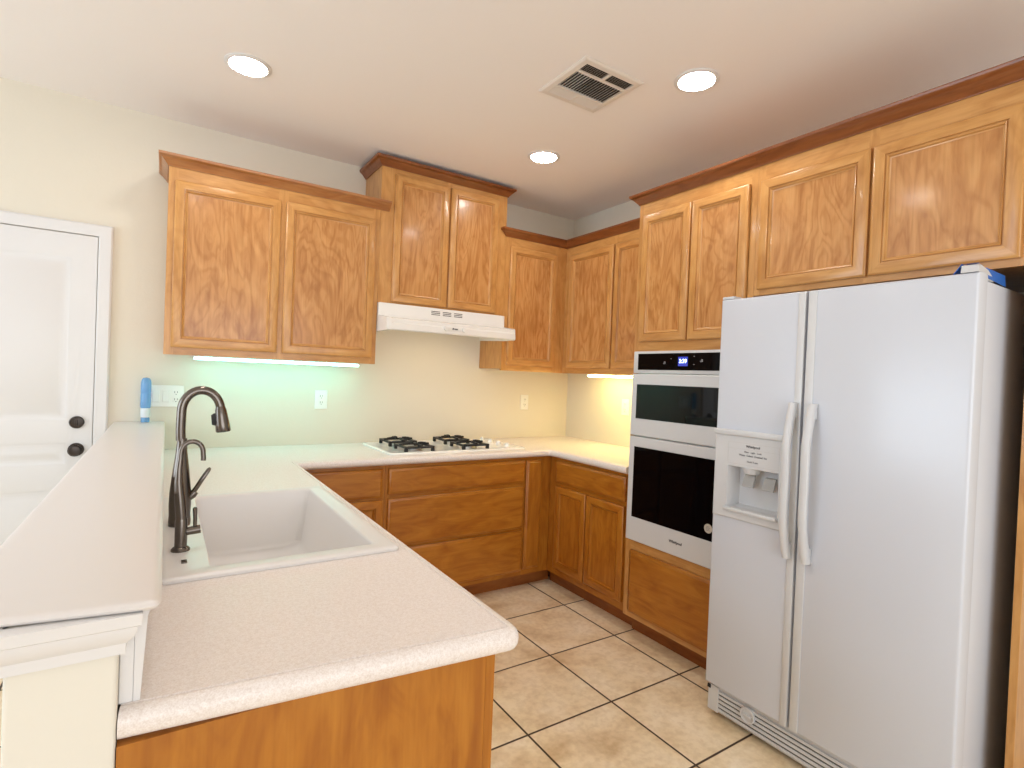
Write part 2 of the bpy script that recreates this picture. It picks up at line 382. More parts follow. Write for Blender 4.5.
for nm, z in (('door_knob', 0.930), ('deadbolt', 1.067)):
    mb = MB(); x = -0.062
    if nm == 'door_knob':
        mb.lathe([(0.0, -0.004), (0.033, -0.004), (0.033, -0.009), (0.026, -0.012), (0.012, -0.014), (0.011, -0.030), (0.020, -0.036), (0.028, -0.046), (0.029, -0.056), (0.022, -0.066), (0.0, -0.069)], (x, -0.008, z), 24, 'y')
    else:
        mb.lathe([(0.0, -0.004), (0.031, -0.004), (0.031, -0.012), (0.027, -0.019), (0.018, -0.021), (0.0, -0.021)], (x, -0.008, z), 24, 'y')
        mb.box(x-0.005, x+0.005, -0.042, -0.0285, z-0.016, z+0.016, 0.002)
    mb.build(nm, DARKMETAL, door)

# ------------------------------------------------------------------ cabinets
T = 0.020
def panel_door(parent, x0, x1, z0, z1, base=False, y=0.0, name='door'):
    """frame-and-panel door whose face stands T in front of y"""
    f = y-T; mb = MB()
    mb.rects(x0, x1, z0, z1, [(0, y-0.0005), (0, f+0.006), (0.003, f+0.002), (0.008, f), (0.040, f), (0.0415, f+0.006), (0.0445, f+0.006), (0.046, f+0.002), (0.050, f+0.004), (0.0525, f+0.010), (0.057, f+0.012)], cap=False, horiz=1)
    mb.add([(x0, y-0.0005, z0), (x1, y-0.0005, z0), (x1, y-0.0005, z1), (x0, y-0.0005, z1)], [(0, 3, 2, 1)])
    d = mb.build(name, [B_Z, B_X] if base else [W_Z, W_X], parent)
    i = 0.0565; p = MB(); p.rects(x0+i, x1-i, z0+i, z1-i, [(0, f+0.0135), (0, f+0.012)])
    p.build('door_panel', B_P if base else W_P, d)
    return d
def slab_front(parent, x0, x1, z0, z1, y=0.0, name='drawer_front', m=None):
    f = y-T; mb = MB()
    mb.rects(x0, x1, z0, z1, [(0, y-0.0005), (0, f+0.010), (0.004, f+0.006), (0.010, f+0.0045), (0.016, f), ])
    mb.add([(x0, y-0.0005, z0), (x1, y-0.0005, z0), (x1, y-0.0005, z1), (x0, y-0.0005, z1)], [(0, 3, 2, 1)])
    return mb.build(name, m or B_X, parent)
def face_frame(parent, x0, x1, z0, z1, cols, rails, mats, name='face_frame', sw=0.04, th=0.019):
    """stiles at the x ranges of cols, rails between them at the z ranges of rails"""
    mb = MB()
    for a, b in cols: mb.box(a, b, 0, th, z0, z1, k=0)
    for i in range(len(cols)-1):
        for a, b in rails: mb.box(cols[i][1], cols[i+1][0], 0.0004, th, a, b, k=1)
    return mb.build(name, mats, parent, smooth=False)
CROWN = [(0.0005, -0.052), (0.006, -0.052), (0.008, -0.046), (0.012, -0.043), (0.017, -0.036), (0.028, -0.024), (0.035, -0.018), (0.040, -0.015), (0.044, -0.010), (0.045, 0.0), (0.0005, 0.0)]
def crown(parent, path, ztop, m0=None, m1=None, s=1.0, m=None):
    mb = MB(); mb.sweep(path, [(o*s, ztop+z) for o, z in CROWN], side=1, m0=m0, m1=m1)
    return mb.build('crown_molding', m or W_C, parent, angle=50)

def wall_cab(label, loc, rot, w, d, z0, z1, doors, dz, crown_path=None, ctop=None, name='wall_cabinet', group=None, carc=None, m0=None, m1=None, fx=(0, None), cm=None):
    t = thing(name, label, 'cabinet', loc, rot, group)
    a, b = carc or (0, w)
    mb = MB(); mb.box(a, b, 0.0195, d-0.001, z0+0.012, z1); mb.build('carcass', W_Z, t, smooth=False)
    f0 = fx[0]; f1 = fx[1] or w
    cols = [(f0, doors[0][0]+0.012)]
    for i in range(len(doors)-1): cols.append((doors[i][1]-0.012, doors[i+1][0]+0.012))
    cols.append((doors[-1][1]-0.012, f1))
    face_frame(t, f0, f1, z0, z1, cols, [(z0, dz[0]+0.012), (dz[1]-0.012, z1)], [W_Z, W_X])
    for x0, x1 in doors: panel_door(t, x0, x1, dz[0], dz[1])
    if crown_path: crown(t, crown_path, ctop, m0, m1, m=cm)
    return t
UZ0, UZ1, CT = 1.426, 2.37, 2.402
UD = 0.307
w = 1.067
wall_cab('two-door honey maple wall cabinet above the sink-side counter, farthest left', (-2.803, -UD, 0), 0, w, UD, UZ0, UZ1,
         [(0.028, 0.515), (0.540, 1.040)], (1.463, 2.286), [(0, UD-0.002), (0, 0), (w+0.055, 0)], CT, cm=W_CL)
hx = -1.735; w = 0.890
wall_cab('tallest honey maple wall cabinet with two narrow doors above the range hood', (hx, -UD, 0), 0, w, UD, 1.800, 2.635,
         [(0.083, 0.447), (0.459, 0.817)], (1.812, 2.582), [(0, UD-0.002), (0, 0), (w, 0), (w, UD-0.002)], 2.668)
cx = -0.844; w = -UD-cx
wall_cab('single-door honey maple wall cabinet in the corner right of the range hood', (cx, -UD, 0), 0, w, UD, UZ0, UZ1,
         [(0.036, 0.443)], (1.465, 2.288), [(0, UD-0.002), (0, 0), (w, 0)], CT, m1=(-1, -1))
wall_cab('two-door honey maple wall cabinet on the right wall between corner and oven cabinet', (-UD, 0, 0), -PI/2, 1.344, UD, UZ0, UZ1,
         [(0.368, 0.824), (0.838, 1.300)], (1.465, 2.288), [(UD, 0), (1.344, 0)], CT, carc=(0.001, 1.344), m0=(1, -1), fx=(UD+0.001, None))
# tall oven cabinet
OW = 0.700
oc = thing('oven_cabinet', 'tall honey maple cabinet that houses the double wall oven', 'cabinet', (-0.63, -1.345, 0), -PI/2)
mb = MB(); D = 0.629
mb.box(0, 0.018, 0.0195, D, 0.10, 2.37); mb.box(OW-0.018, OW, 0.0195, D, 0.10, 2.37); mb.box(0, 0.018, 0.091, D, 0, 0.10); mb.box(OW-0.018, OW, 0.091, D, 0, 0.10)
mb.box(0.018, OW-0.018, 0.0195, D, 1.575, 2.37); mb.box(0.018, OW-0.018, 0.0195, D, 0.10, 0.50); mb.box(0.018, OW-0.018, D-0.012, D, 0.50, 1.575)
mb.build('carcass', W_Z, oc, smooth=False)
mb = MB()
for a, b in ((0, 0.030), (OW-0.030, OW)): mb.box(a, b, 0, 0.019, 0.10, 2.37, k=0)
for a, b in ((0.10, 0.135), (0.462, 0.528), (1.543, 1.612), (2.27, 2.37)): mb.box(0.030, OW-0.030, 0.0004, 0.019, a, b, k=1)
mb.box(0.345, 0.372, 0.0002, 0.019, 1.612, 2.27, k=0)
mb.build('face_frame', [W_Z, W_X], oc, smooth=False)
panel_door(oc, 0.040, 0.353, 1.600, 2.281); panel_door(oc, 0.363, 0.668, 1.600, 2.281)
slab_front(oc, 0.045, OW-0.040, 0.130, 0.472)
mb = MB(); mb.box(0, OW, 0.075, 0.090, 0, 0.0995); mb.build('toe_kick', T_X, oc, smooth=False)
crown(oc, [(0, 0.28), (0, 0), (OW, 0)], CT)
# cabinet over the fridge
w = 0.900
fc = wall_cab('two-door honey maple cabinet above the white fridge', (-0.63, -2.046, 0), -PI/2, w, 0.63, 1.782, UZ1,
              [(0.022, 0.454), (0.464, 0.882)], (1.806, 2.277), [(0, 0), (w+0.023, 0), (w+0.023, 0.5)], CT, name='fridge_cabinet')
mb = MB(); mb.box(-0.63, -0.001, -2.969, -2.949, 0, 2.37, 0.001, 1)
tag(mb.build('end_panel', W_Z), 'upright wooden end panel at the right of the fridge', 'panel')

# base cabinets
BT = 0.871
def base_cab(label, loc, rot, w, d, cols, rails, name='base_cabinet', carc=None, toe=(0, None)):
    t = thing(name, label, 'cabinet', loc, rot)
    a, b = carc or (0, w)
    mb = MB(); mb.box(a, b, 0.0195, d-0.001, 0.10, BT); mb.build('carcass', B_Z, t, smooth=False)
    face_frame(t, 0, w, 0.10, BT, cols, rails, [B_Z, B_X])
    mb = MB(); mb.box(toe[0], toe[1] or w, 0.075, 0.088, 0, 0.0995); mb.build('toe_kick', T_X, t, smooth=False)
    return t
BD = 0.61
t = base_cab('base cabinet with one drawer over a door, left of the cooktop drawers', (-2.233, -BD, 0), 0, 0.476, BD, [(0, 0.05), (0.446, 0.476)], [(0.10, 0.165), (0.665, 0.70), (0.84, BT)])
slab_front(t, 0.040, 0.460, 0.690, 0.850); panel_door(t, 0.040, 0.462, 0.150, 0.677, True)
t = base_cab('wide base cabinet with three stacked drawer fronts under the cooktop', (-1.756, -BD, 0), 0, 0.935, BD, [(0, 0.03), (0.915, 0.935)], [(0.10, 0.14), (0.38, 0.42), (0.67, 0.715), (0.84, BT)], name='drawer_cabinet')
for a, b in ((0.704, 0.849), (0.410, 0.680), (0.130, 0.394)): slab_front(t, 0.016, 0.929, a, b)
t = base_cab('blind corner base cabinet with one narrow upright panel right of the drawers', (-0.820, -BD, 0), 0, 0.209, BD, [(0, 0.02), (0.120, 0.209)], [(0.10, 0.15), (0.83, BT)], name='corner_base_cabinet', carc=(0, 0.819), toe=(0, 0.283))
slab_front(t, 0.006, 0.132, 0.138, 0.846, name='corner_panel', m=B_Z)
t = base_cab('base cabinet with one drawer over two doors on the right wall beside the oven', (-BD, -0.611, 0), -PI/2, 0.733, BD, [(0, 0.09), (0.369, 0.395), (0.69, 0.733)], [(0.10, 0.16), (0.665, 0.72), (0.84, BT)], toe=(-0.060, None))
slab_front(t, 0.075, 0.704, 0.709, 0.849)
panel_door(t, 0.079, 0.378, 0.147, 0.683, True); panel_door(t, 0.386, 0.702, 0.147, 0.683, True)
# peninsula cabinet, open above for the sink bowl
pen = thing('peninsula_cabinet', 'sink peninsula base cabinet with plain amber end panel facing the viewer', 'cabinet', (-2.255, -2.598, 0), PI/2)
PL, PD = 2.597, 0.587
mb = MB(); mb.box(0, 0.018, 0.0195, PD, 0, BT); mb.build('end_panel', B_Z, pen, smooth=False)
mb = MB(); mb.box(PL-0.018, PL, 0.0195, PD, 0.10, BT); mb.box(0.018, PL-0.018, PD-0.012, PD, 0.10, BT); mb.box(0.018, PL-0.018, 0.0195, PD-0.012, 0.10, 0.118)
mb.build('carcass', B_Z, pen, smooth=False)
face_frame(pen, 0, PL, 0.10, BT, [(0, 0.04), (0.44, 0.48), (1.33, 1.37), (1.88, PL)], [(0.10, 0.16), (0.665, 0.72), (0.84, BT)], [B_Z, B_X])
for a, b in ((0.028, 0.452), (0.468, 1.342), (1.358, 1.892)): slab_front(pen, a, b, 0.709, 0.849)
for a, b in ((0.028, 0.452), (0.468, 0.900), (0.910, 1.342), (1.358, 1.892)): panel_door(pen, a, b, 0.147, 0.683, True)
mb = MB(); mb.box(0.019, 1.98, 0.075, 0.088, 0, 0.0995); mb.build('toe_kick', T_X, pen, smooth=False)

# ------------------------------------------------------------------ worktop
SX0, SX1, SY0, SY1 = -2.788, -2.282, -2.115, -1.315      # cut-out for the sink
path = [(-0.655, -1.3435), (-0.655, -0.655), (-2.228, -0.655), (-2.225, -2.656), (-2.842, -2.597)]
path = rounded(path, 3, 0.040, 8); path = rounded(path, 1, 0.02, 4)
prof = [(0.029, 0.914), (0.026, 0.914), (0.0245, 0.911), (0.0225, 0.911), (0.021, 0.9135), (0.014, 0.913), (0.008, 0.911), (0.003, 0.906), (0.0005, 0.900), (0.0, 0.893), (0.001, 0.885), (0.005, 0.878), (0.011, 0.8745), (0.016, 0.874), (0.018, 0.872), (0.029, 0.872)]
mb = MB(); L = mb.sweep(path, prof, side=1, caps=False)
top = [l[0] for l in L]+[(-2.842, -0.0005, 0.914), (-0.0005, -0.0005, 0.914), (-0.0005, -1.3435, 0.914)]
bot = [l[-1] for l in L]+[(-2.842, -0.0005, 0.872), (-0.0005, -0.0005, 0.872), (-0.0005, -1.3435, 0.872)]
hole = [(SX0, SY0), (SX1, SY0), (SX1, SY1), (SX0, SY1)]
mb.poly(top, [[(x, y, 0.914) for x, y in hole]]); mb.poly(bot, [[(x, y, 0.872) for x, y in hole]])
mb.loft([[(x, y, 0.914) for x, y in hole], [(x, y, 0.872) for x, y in hole]])
n = len(L); mb.loft([top[n-1:]+[top[0]], bot[n-1:]+[bot[0]]], closed=False)
for q in (L[0], L[-1]): mb.add(q, [list(range(len(q)))])
tag(mb.build('worktop', LAM), 'continuous pale speckled laminate worktop around three sides with rounded edge', 'worktop')
# splash board between worktop and bar
mb = MB(); mb.box(-2.8425, -2.826, -2.573, -0.002, 0.9145, 1.0545, 0.001, 1)
mb.sweep([(-2.826, -0.002), (-2.826, -2.573)], [(0.0, 0.9145), (0.008, 0.9145), (0.008, 0.920), (0.009, 0.935), (0.014, 1.030), (0.017, 1.040), (0.017, 1.0545), (0, 1.0545)], side=-1)
tag(struct(mb.build('trim_2', WHITE_PAINT)), 'white board between the worktop and the underside of the bar', 'trim')

# ------------------------------------------------------------------ sink and taps
sink = thing('sink', 'large white single-bowl drop-in sink set in the peninsula worktop', 'sink', (0, 0, 0))
ox0, ox1, oy0, oy1 = -2.797, -2.268, -2.132, -1.296
def rrect(x0, x1, y0, y1, r, z, n=5):
    P = []
    for cx_, cy_, a0 in ((x1-r, y0+r, -PI/2), (x1-r, y1-r, 0), (x0+r, y1-r, PI/2), (x0+r, y0+r, PI)):
        for i in range(n+1): a = a0+PI/2*i/n; P.append((cx_+r*math.cos(a), cy_+r*math.sin(a), z))
    return P
bx0, bx1, by0, by1 = -2.700, -2.322, -2.082, -1.338
loops = [rrect(ox0, ox1, oy0, oy1, 0.014, 0.9146), rrect(ox0, ox1, oy0, oy1, 0.014, 0.921), rrect(ox0+0.004, ox1-0.004, oy0+0.004, oy1-0.004, 0.012, 0.925),
         rrect(ox0+0.012, ox1-0.012, oy0+0.012, oy1-0.012, 0.01, 0.926),
         rrect(bx0-0.003, bx1+0.003, by0-0.003, by1+0.003, 0.018, 0.9255), rrect(bx0, bx1, by0, by1, 0.018, 0.923),
         rrect(bx0+0.002, bx1-0.002, by0+0.002, by1-0.002, 0.018, 0.915), rrect(bx0+0.022, bx1-0.032, by0+0.022, by1-0.022, 0.022, 0.740),
         rrect(bx0+0.040, bx1-0.050, by0+0.040, by1-0.040, 0.05, 0.722), rrect(bx0+0.15, bx1-0.15, by0+0.32, by1-0.32, 0.03, 0.714)]
out = [rrect(bx0-0.008, bx1+0.008, by0-0.008, by1+0.008, 0.03, 0.9146), rrect(bx0-0.004, bx1+0.004, by0-0.004, by1+0.004, 0.04, 0.75), rrect(bx0+0.02, bx1-0.02, by0+0.02, by1-0.02, 0.05, 0.704)]
mb = MB(); mb.loft(loops, True, False, True); mb.loft(out, True, False, True)
mb.loft([loops[0], out[0]])
mb.build('basin', SINKM, sink, angle=40)
mb = MB(); c_ = ((bx0+bx1)/2, (by0+by1)/2, 0.7142)
mb.lathe([(0.0, 0), (0.044, 0), (0.044, 0.002), (0.036, 0.003), (0.032, 0.0005), (0, 0.0005)], c_, 24); mb.build('drain', STAINLESS, sink)
mb = MB(); mb.box(-2.7565, -2.7445, -2.040, -2.018, 0.9255, 0.9285, 0.001); mb.build('hole_cover', STEEL, sink)

def arc(c, r, a0, a1, n, ax='xz'):
    return [(c[0]+r*math.cos(a0+(a1-a0)*i/n), c[1], c[2]+r*math.sin(a0+(a1-a0)*i/n)) for i in range(n+1)]
ft = thing('faucet', 'tall bronze gooseneck pull-down faucet at the sink', 'faucet', (-2.7525, -1.690, 0.9262))
mb = MB(); mb.lathe([(0.0, 0), (0.027, 0), (0.0275, 0.012), (0.0265, 0.03), (0.0275, 0.06), (0.0265, 0.095), (0.020, 0.16), (0.0145, 0.205), (0.0125, 0.235), (0.0125, 0.245), (0, 0.245)], n=32)
mb.build('faucet_body', STEEL, ft)
mb = MB(); r = 0.048; zc = 0.322
P = [(-0.003, 0, 0.24), (-0.004, 0, 0.275), (-0.003, 0, zc)]+[(0.0455-0.0485*math.cos(a), 0, zc+0.060*math.sin(a)) for a in [PI*i/16*0.97 for i in range(1, 17)]]
mb.tube(P, 0.0122, 16)
mb.build('spout', STEEL, ft)
e = Vector(P[-1]); dr = (Vector(P[-1])-Vector(P[-2])).normalized(); dr = (dr+Vector((0.10, 0, -0.9))).normalized()
mb = MB(); mb.tube([e+dr*t for t in (-0.010, -0.004, 0.002, 0.020, 0.045, 0.062, 0.066)], [0.0120, 0.0130, 0.0150, 0.0165, 0.0190, 0.0200, 0.0185], 18)
sh_ = mb.build('spray_head', STEEL, ft)
pv = Vector((-dr.z, 0, dr.x)); pv = pv if pv.x < 0 else -pv
q = e+dr*0.028+pv*0.0152
mb = MB(); mb.tube([q+dr*t for t in (-0.018, -0.014, 0.014, 0.018)], [(0.003, 0.004), (0.005, 0.011), (0.0055, 0.012), (0.003, 0.004)], 12); mb.build('spray_button', RUBBER, sh_)
mb = MB(); mb.tube([(0.018, 0.0, 0.075), (0.030, 0, 0.083), (0.036, 0, 0.092)], [0.011, 0.011, 0.010], 14)
mb.tube([(0.030, 0, 0.088), (0.040, 0, 0.104), (0.052, 0, 0.126), (0.068, 0, 0.152), (0.072, 0, 0.158)], [(0.007, 0.007), (0.0065, 0.0085), (0.0065, 0.0105), (0.006, 0.011), (0.003, 0.006)], 14)
mb.build('lever_handle', STEEL, ft)

ff = thing('filter_faucet', 'small bronze filtered-water faucet in front of the gooseneck faucet', 'faucet', (-2.7555, -1.935, 0.9262))
mb = MB(); mb.lathe([(0.0, 0), (0.0205, 0), (0.0205, 0.004), (0.017, 0.008), (0.0135, 0.010), (0.0135, 0.072), (0.0125, 0.078), (0.0, 0.078)], n=28); mb.build('faucet_body', STEEL, ff)
mb = MB()
P = [(0.0, 0, 0.076), (-0.004, 0, 0.12), (-0.008, 0, 0.165), (-0.008, 0, 0.20), (-0.006, 0, 0.225)]+[(0.018-0.0235*math.cos(a), 0, 0.238+0.028*math.sin(a)) for a in [PI*i/14*1.02 for i in range(0, 15)]]+[(0.0425, 0, 0.225), (0.0422, 0, 0.218)]
mb.tube(P, [0.0125, 0.0122, 0.0098, 0.0075, 0.0062]+[0.0058]*15+[0.0058, 0.0058], 14); mb.build('spout', STEEL, ff)
mb = MB(); mb.tube([(0.011, 0, 0.045), (0.030, 0, 0.047), (0.041, 0, 0.048)], [0.0095, 0.0105, 0.0105], 14)
mb.tube([(0.029, 0, 0.053), (0.029, 0, 0.075), (0.028, 0, 0.100), (0.028, 0, 0.103)], [0.0042, 0.0046, 0.0052, 0.003], 12); mb.build('lever_handle', STEEL, ff)

# ------------------------------------------------------------------ blue bottle standing on the far end of the bar
bt = thing('spray_bottle', 'slim blue bottle with white lower end on the far end of the bar', 'bottle', (-2.873, -0.045, 1.0675))
mb = MB(); mb.lathe([(0, 0), (0.019, 0), (0.020, 0.004), (0.020, 0.022), (0.017, 0.025), (0, 0.025)], n=24); mb.build('bottle_base', BOTTLE, bt)
mb = MB(); mb.lathe([(0, 0.025), (0.0195, 0.025), (0.0215, 0.032), (0.0215, 0.068), (0.0205, 0.074), (0, 0.074)], n=24); mb.build('white_band', CAPW, bt)
mb = MB(); mb.lathe([(0, 0.074), (0.0215, 0.074), (0.0235, 0.082), (0.0235, 0.150), (0.0225, 0.153), (0.0235, 0.156), (0.0235, 0.205), (0.021, 0.222), (0.015, 0.232), (0, 0.235)], n=24); mb.build('bottle_body', BOTTLE, bt)

# ------------------------------------------------------------------ sockets and switches
def socket(mb, x, z, y, s=1.0):
    for dz in (-0.0195, 0.0195):
        for dx, hh in ((-0.0065, 0.0055), (0.0065, 0.0045)): mb.box(x+dx-0.0011, x+dx+0.0011, y-0.0004, y+0.001, z+dz+0.003-hh, z+dz+0.003+hh)
        mb.lathe([(0, y-0.0004), (0.0024, y-0.0004), (0.0024, y+0.001), (0, y+0.001)], (x, 0, z+dz-0.0095), 10, 'y')
def plate(label, cat, loc, rot, gangs, w, h, group=None, name='wall_outlet'):
    t = thing(name, label, cat, loc, rot, group)
    mb = MB(); mb.rects(-w/2, w/2, -h/2, h/2, [(0, -0.0006), (0, -0.004), (0.003, -0.0065)]); mb.build('cover_plate', PLATE, t)
    for i, g in enumerate(gangs):
        x = (i-(len(gangs)-1)/2)*0.0455
        mb = MB(); mb.rects(x-0.0165, x+0.0165, -0.033, 0.033, [(0, -0.006), (0.0, -0.008), (0.002, -0.009 if g == 'o' else -0.0115)])
        o = mb.build('socket_face' if g == 'o' else 'rocker_switch', PLATE, t)
        if g == 'o': mb = MB(); socket(mb, x, 0, -0.0091); mb.build('socket_slots', SLOT, o, smooth=False)
    return t
plate('wide white wall plate with two rocker switches and a socket beside the blue bottle', 'switch', (-2.783, 0, 1.204), 0, 'sso', 0.165, 0.117, name='switch_plate')
plate('white wall outlet under the left wall cabinet, in the greenish light', 'outlet', (-1.968, 0, 1.194), 0, 'o', 0.076, 0.119, 'wall outlets above the worktop')
plate('white wall outlet on the back wall right of the cooktop, near the corner', 'outlet', (-0.427, 0, 1.190), 0, 'o', 0.072, 0.116, 'wall outlets above the worktop')
plate('white wall outlet on the right wall beside the oven', 'outlet', (0, -0.672, 1.198), -PI/2, 'o', 0.074, 0.116, 'wall outlets above the worktop')

# ------------------------------------------------------------------ cooktop
ck = thing('gas_cooktop', 'white four-burner gas cooktop set on the back worktop', 'cooktop', (-1.255, -0.315, 0.9143))
mb = MB(); w2, d2 = 0.468, 0.262
loops = [rrect(-w2, w2, -d2, d2, 0.03, 0.0), rrect(-w2, w2, -d2, d2, 0.03, 0.006), rrect(-w2+0.006, w2-0.006, -d2+0.006, d2-0.006, 0.028, 0.010), rrect(-w2+0.020, w2-0.020, -d2+0.020, d2-0.020, 0.02, 0.011), rrect(-w2+0.026, w2-0.026, -d2+0.026, d2-0.026, 0.02, 0.008)]
mb.loft(loops, True, True, True); mb.build('cooktop_plate', ENAMEL, ck)
BUR = [(-0.272, 0.120), (-0.272, -0.140), (0.105, 0.120), (0.105, -0.140)]
for x, y in BUR:
    mb = MB(); mb.lathe([(0, 0.0082), (0.052, 0.0082), (0.050, 0.012), (0.036, 0.013), (0.034, 0.021), (0, 0.021)], (x, y, 0), 28, k=0)
    mb.lathe([(0, 0.0212), (0.037, 0.0212), (0.039, 0.024), (0.036, 0.029), (0, 0.030)], (x, y, 0), 28, k=1); mb.build('burner', [STAINLESS, IRON], ck)
for i in range(4):
    mb = MB(); mb.lathe([(0, 0.0082), (0.021, 0.0082), (0.020, 0.013), (0.016, 0.016), (0.015, 0.027), (0, 0.028)], (0.375, -0.165+0.110*i, 0), 24); mb.box(0.375-0.003, 0.375+0.003, -0.165+0.11*i-0.014, -0.165+0.11*i+0.014, 0.0275, 0.033, 0.001)
    mb.build('control_knob', ENAMEL, ck)
for (x, y), lab in zip(BUR, ('back left', 'front left', 'back right', 'front right')):
    g = MB(); a = 0.084; b = 0.009; z0, z1 = 0.028, 0.040
    for sx in (-1, 1):
        g.box(sx*a-b, sx*a+b, -a-b, a+b, z0, z1, 0.002, 1); g.box(-a+b, a-b, sx*a-b, sx*a+b, z0, z1, 0.002, 1)
        for sy in (-1, 1): g.box(sx*a-b, sx*a+b, sy*a-b, sy*a+b, 0.0086, z0+0.001, 0.0015, 1)
    for k in range(4):
        c1, s1 = [(1, 0), (0, 1), (-1, 0), (0, -1)][k]
        g.tube([(c1*a, s1*a, 0.036), (c1*0.070, s1*0.070, 0.046), (c1*0.045, s1*0.045, 0.049), (c1*0.026, s1*0.026, 0.048)], [(0.009, 0.006)]*4, 8)
        g.box(c1*a-0.010, c1*a+0.010, s1*a-0.010, s1*a+0.010, 0.034, 0.051, 0.003, 1)
    o = g.build('burner_grate', IRON); o.location = (-1.255+x, -0.315+y, 0.9143)
    tag(o, 'black cast-iron grate on the %s burner of the cooktop' % lab, 'grate', 'grates on the gas cooktop')

# ------------------------------------------------------------------ range hood
hd = thing('range_hood', 'white under-cabinet range hood over the cooktop', 'hood', (-1.733, 0, 0))
HW = 0.886
def side_prism(mb, x0, x1, P, k=None):
    mb.loft([[(x0, y, z) for y, z in P], [(x1, y, z) for y, z in P]], True, True, True, k)
mb = MB()
mb.box(0, HW, -0.333, -0.001, 1.691, 1.7985, 0.004, 2)
LIP = [(-0.330, 1.722), (-0.350, 1.717), (-0.462, 1.702), (-0.471, 1.697), (-0.479, 1.640), (-0.477, 1.629), (-0.466, 1.626), (-0.330, 1.626)]
for a, b in ((0, 0.030), (HW-0.004, HW)): side_prism(mb, a, b, LIP)
side_prism(mb, 0.029, HW-0.003, [(-0.330, 1.718), (-0.350, 1.714), (-0.460, 1.699), (-0.466, 1.696), (-0.468, 1.676), (-0.476, 1.668), (-0.478, 1.634), (-0.470, 1.628), (-0.462, 1.628), (-0.455, 1.690), (-0.330, 1.6905)])
for a, b in ((0, 0.004), (HW-0.004, HW)): side_prism(mb, a, b, [(-0.001, 1.692), (-0.331, 1.692), (-0.331, 1.627), (-0.001, 1.640)])
mb.build('hood_shell', HOODW, hd, smooth=False)
mb = MB()
for gx in (0.370, 0.450, 0.530):
    for j in range(3):
        z = 1.757+j*0.010; mb.box(gx-0.030, gx+0.030, -0.3338, -0.332, z-0.0022, z+0.0022)
mb.build('vent_slots', GRATEGAP, hd, smooth=False)
mb = MB(); mb.tube([(0.36, -0.474, 1.664), (0.365, -0.4775, 1.664), (0.505, -0.4775, 1.664), (0.51, -0.474, 1.664)], [(0.008, 0.001), (0.016, 0.003), (0.016, 0.003), (0.008, 0.001)], 16); bd = mb.build('control_badge', HOODW, hd)
for x in (0.375, 0.500):
    mb = MB(); mb.lathe([(0, -0.477), (0.015, -0.477), (0.014, -0.488), (0, -0.490)], (x, 0, 1.663), 20, 'y'); mb.build('control_knob', HOODW, bd)
text('badge_lettering', 'Broan', 0.016, 0.437, -0.4812, 1.664, INK, bd, shear=0.2, bold=0.0006)
mb = MB(); mb.box(0.10, 0.76, -0.36, -0.10, 1.676, 1.6895); mb.build('grease_filter', FILTER, hd, smooth=False)
mb = MB(); mb.box(0.33, 0.55, -0.445, -0.375, 1.672, 1.6895, 0.004); mb.build('hood_lamp', HOODLAMP, hd)
mb = MB(); mb.lathe([(0, 1.676), (0.008, 1.672), (0.008, 1.668), (0, 1.664)], (0.44, -0.368, 0), 12); mb.build('lamp_catch', DARKMETAL, hd)

# ------------------------------------------------------------------ wall oven
ov = thing('wall_oven', 'white double wall oven with microwave above and black glass doors', 'oven', (-0.63, -1.370, 0), -PI/2)
OVW = 0.655
mb = MB(); mb.box(0.012, OVW-0.012, 0.0, 0.52, 0.530, 1.540); mb.build('oven_body', STAINLESS, ov, smooth=False)
mb = MB(); mb.box(-0.003, OVW, -0.022, -0.001, 1.431, 1.548, 0.003); cp = mb.build('control_panel', APPL_S, ov)
mb = MB(); mb.box(0.030, OVW-0.018, -0.0245, -0.021, 1.449, 1.535, 0.001, 1); cg = mb.build('panel_glass', OVENG, cp)
mb = MB(); mb.box(0.300, 0.358, -0.0250, -0.0240, 1.470, 1.516); mb.build('clock_display', DISP, cp, smooth=False)
text('clock_digits', '3:39', 0.028, 0.329, -0.0253, 1.494, DIGIT, cp, bold=0.0006)
for x, z in ((0.212, 1.487), (0.438, 1.497)):
    mb = MB()
    for k in range(3): mb.box(x-0.008+0.003*k, x+0.008, -0.0249, -0.0242, z-0.006+0.005*k, z-0.0045+0.005*k)
    mb.build('touch_icon', ICON, cp, smooth=False)
for x, z in ((0.255, 1.507), (0.395, 1.518), (0.395, 1.478)): mb = MB(); mb.box(x-0.003, x+0.003, -0.0249, -0.0242, z-0.001, z+0.001); mb.build('touch_icon', ICON, cp, smooth=False)
def oven_door(z0, z1, g0, g1, name, glass=None):
    mb = MB(); a, b, y0 = -0.003, OVW, -0.030
    gx0, gx1 = 0.033, OVW-0.030
    mb.rects(a, b, z0, z1, [(0, -0.001), (0, y0+0.004), (0.004, y0)], cap=False)
    outer = [(a+0.004, y0, z0+0.004), (b-0.004, y0, z0+0.004), (b-0.004, y0, z1-0.004), (a+0.004, y0, z1-0.004)]
    mb.poly(outer, [[(gx0, y0, g0), (gx1, y0, g0), (gx1, y0, g1), (gx0, y0, g1)]])
    mb.rects(gx0, gx1, g0, g1, [(0, y0), (0.002, y0+0.003)], cap=True)
    d = mb.build(name, APPL_S, ov)
    mb = MB(); mb.box(gx0+0.002, gx1-0.002, y0+0.0005, y0+0.0028, g0+0.002, g1-0.002); mb.build('door_glass', glass or BLACKG, d, smooth=False)
    return d
oven_door(1.096, 1.427, 1.186, 1.372, 'microwave_door')
od = oven_door(0.530, 1.090, 0.656, 1.038, 'oven_door', OVENG)
text('maker_lettering', 'Whirlpool', 0.019, 0.335, -0.0304, 0.597, INK, od, shear=0.1, bold=0.0006)
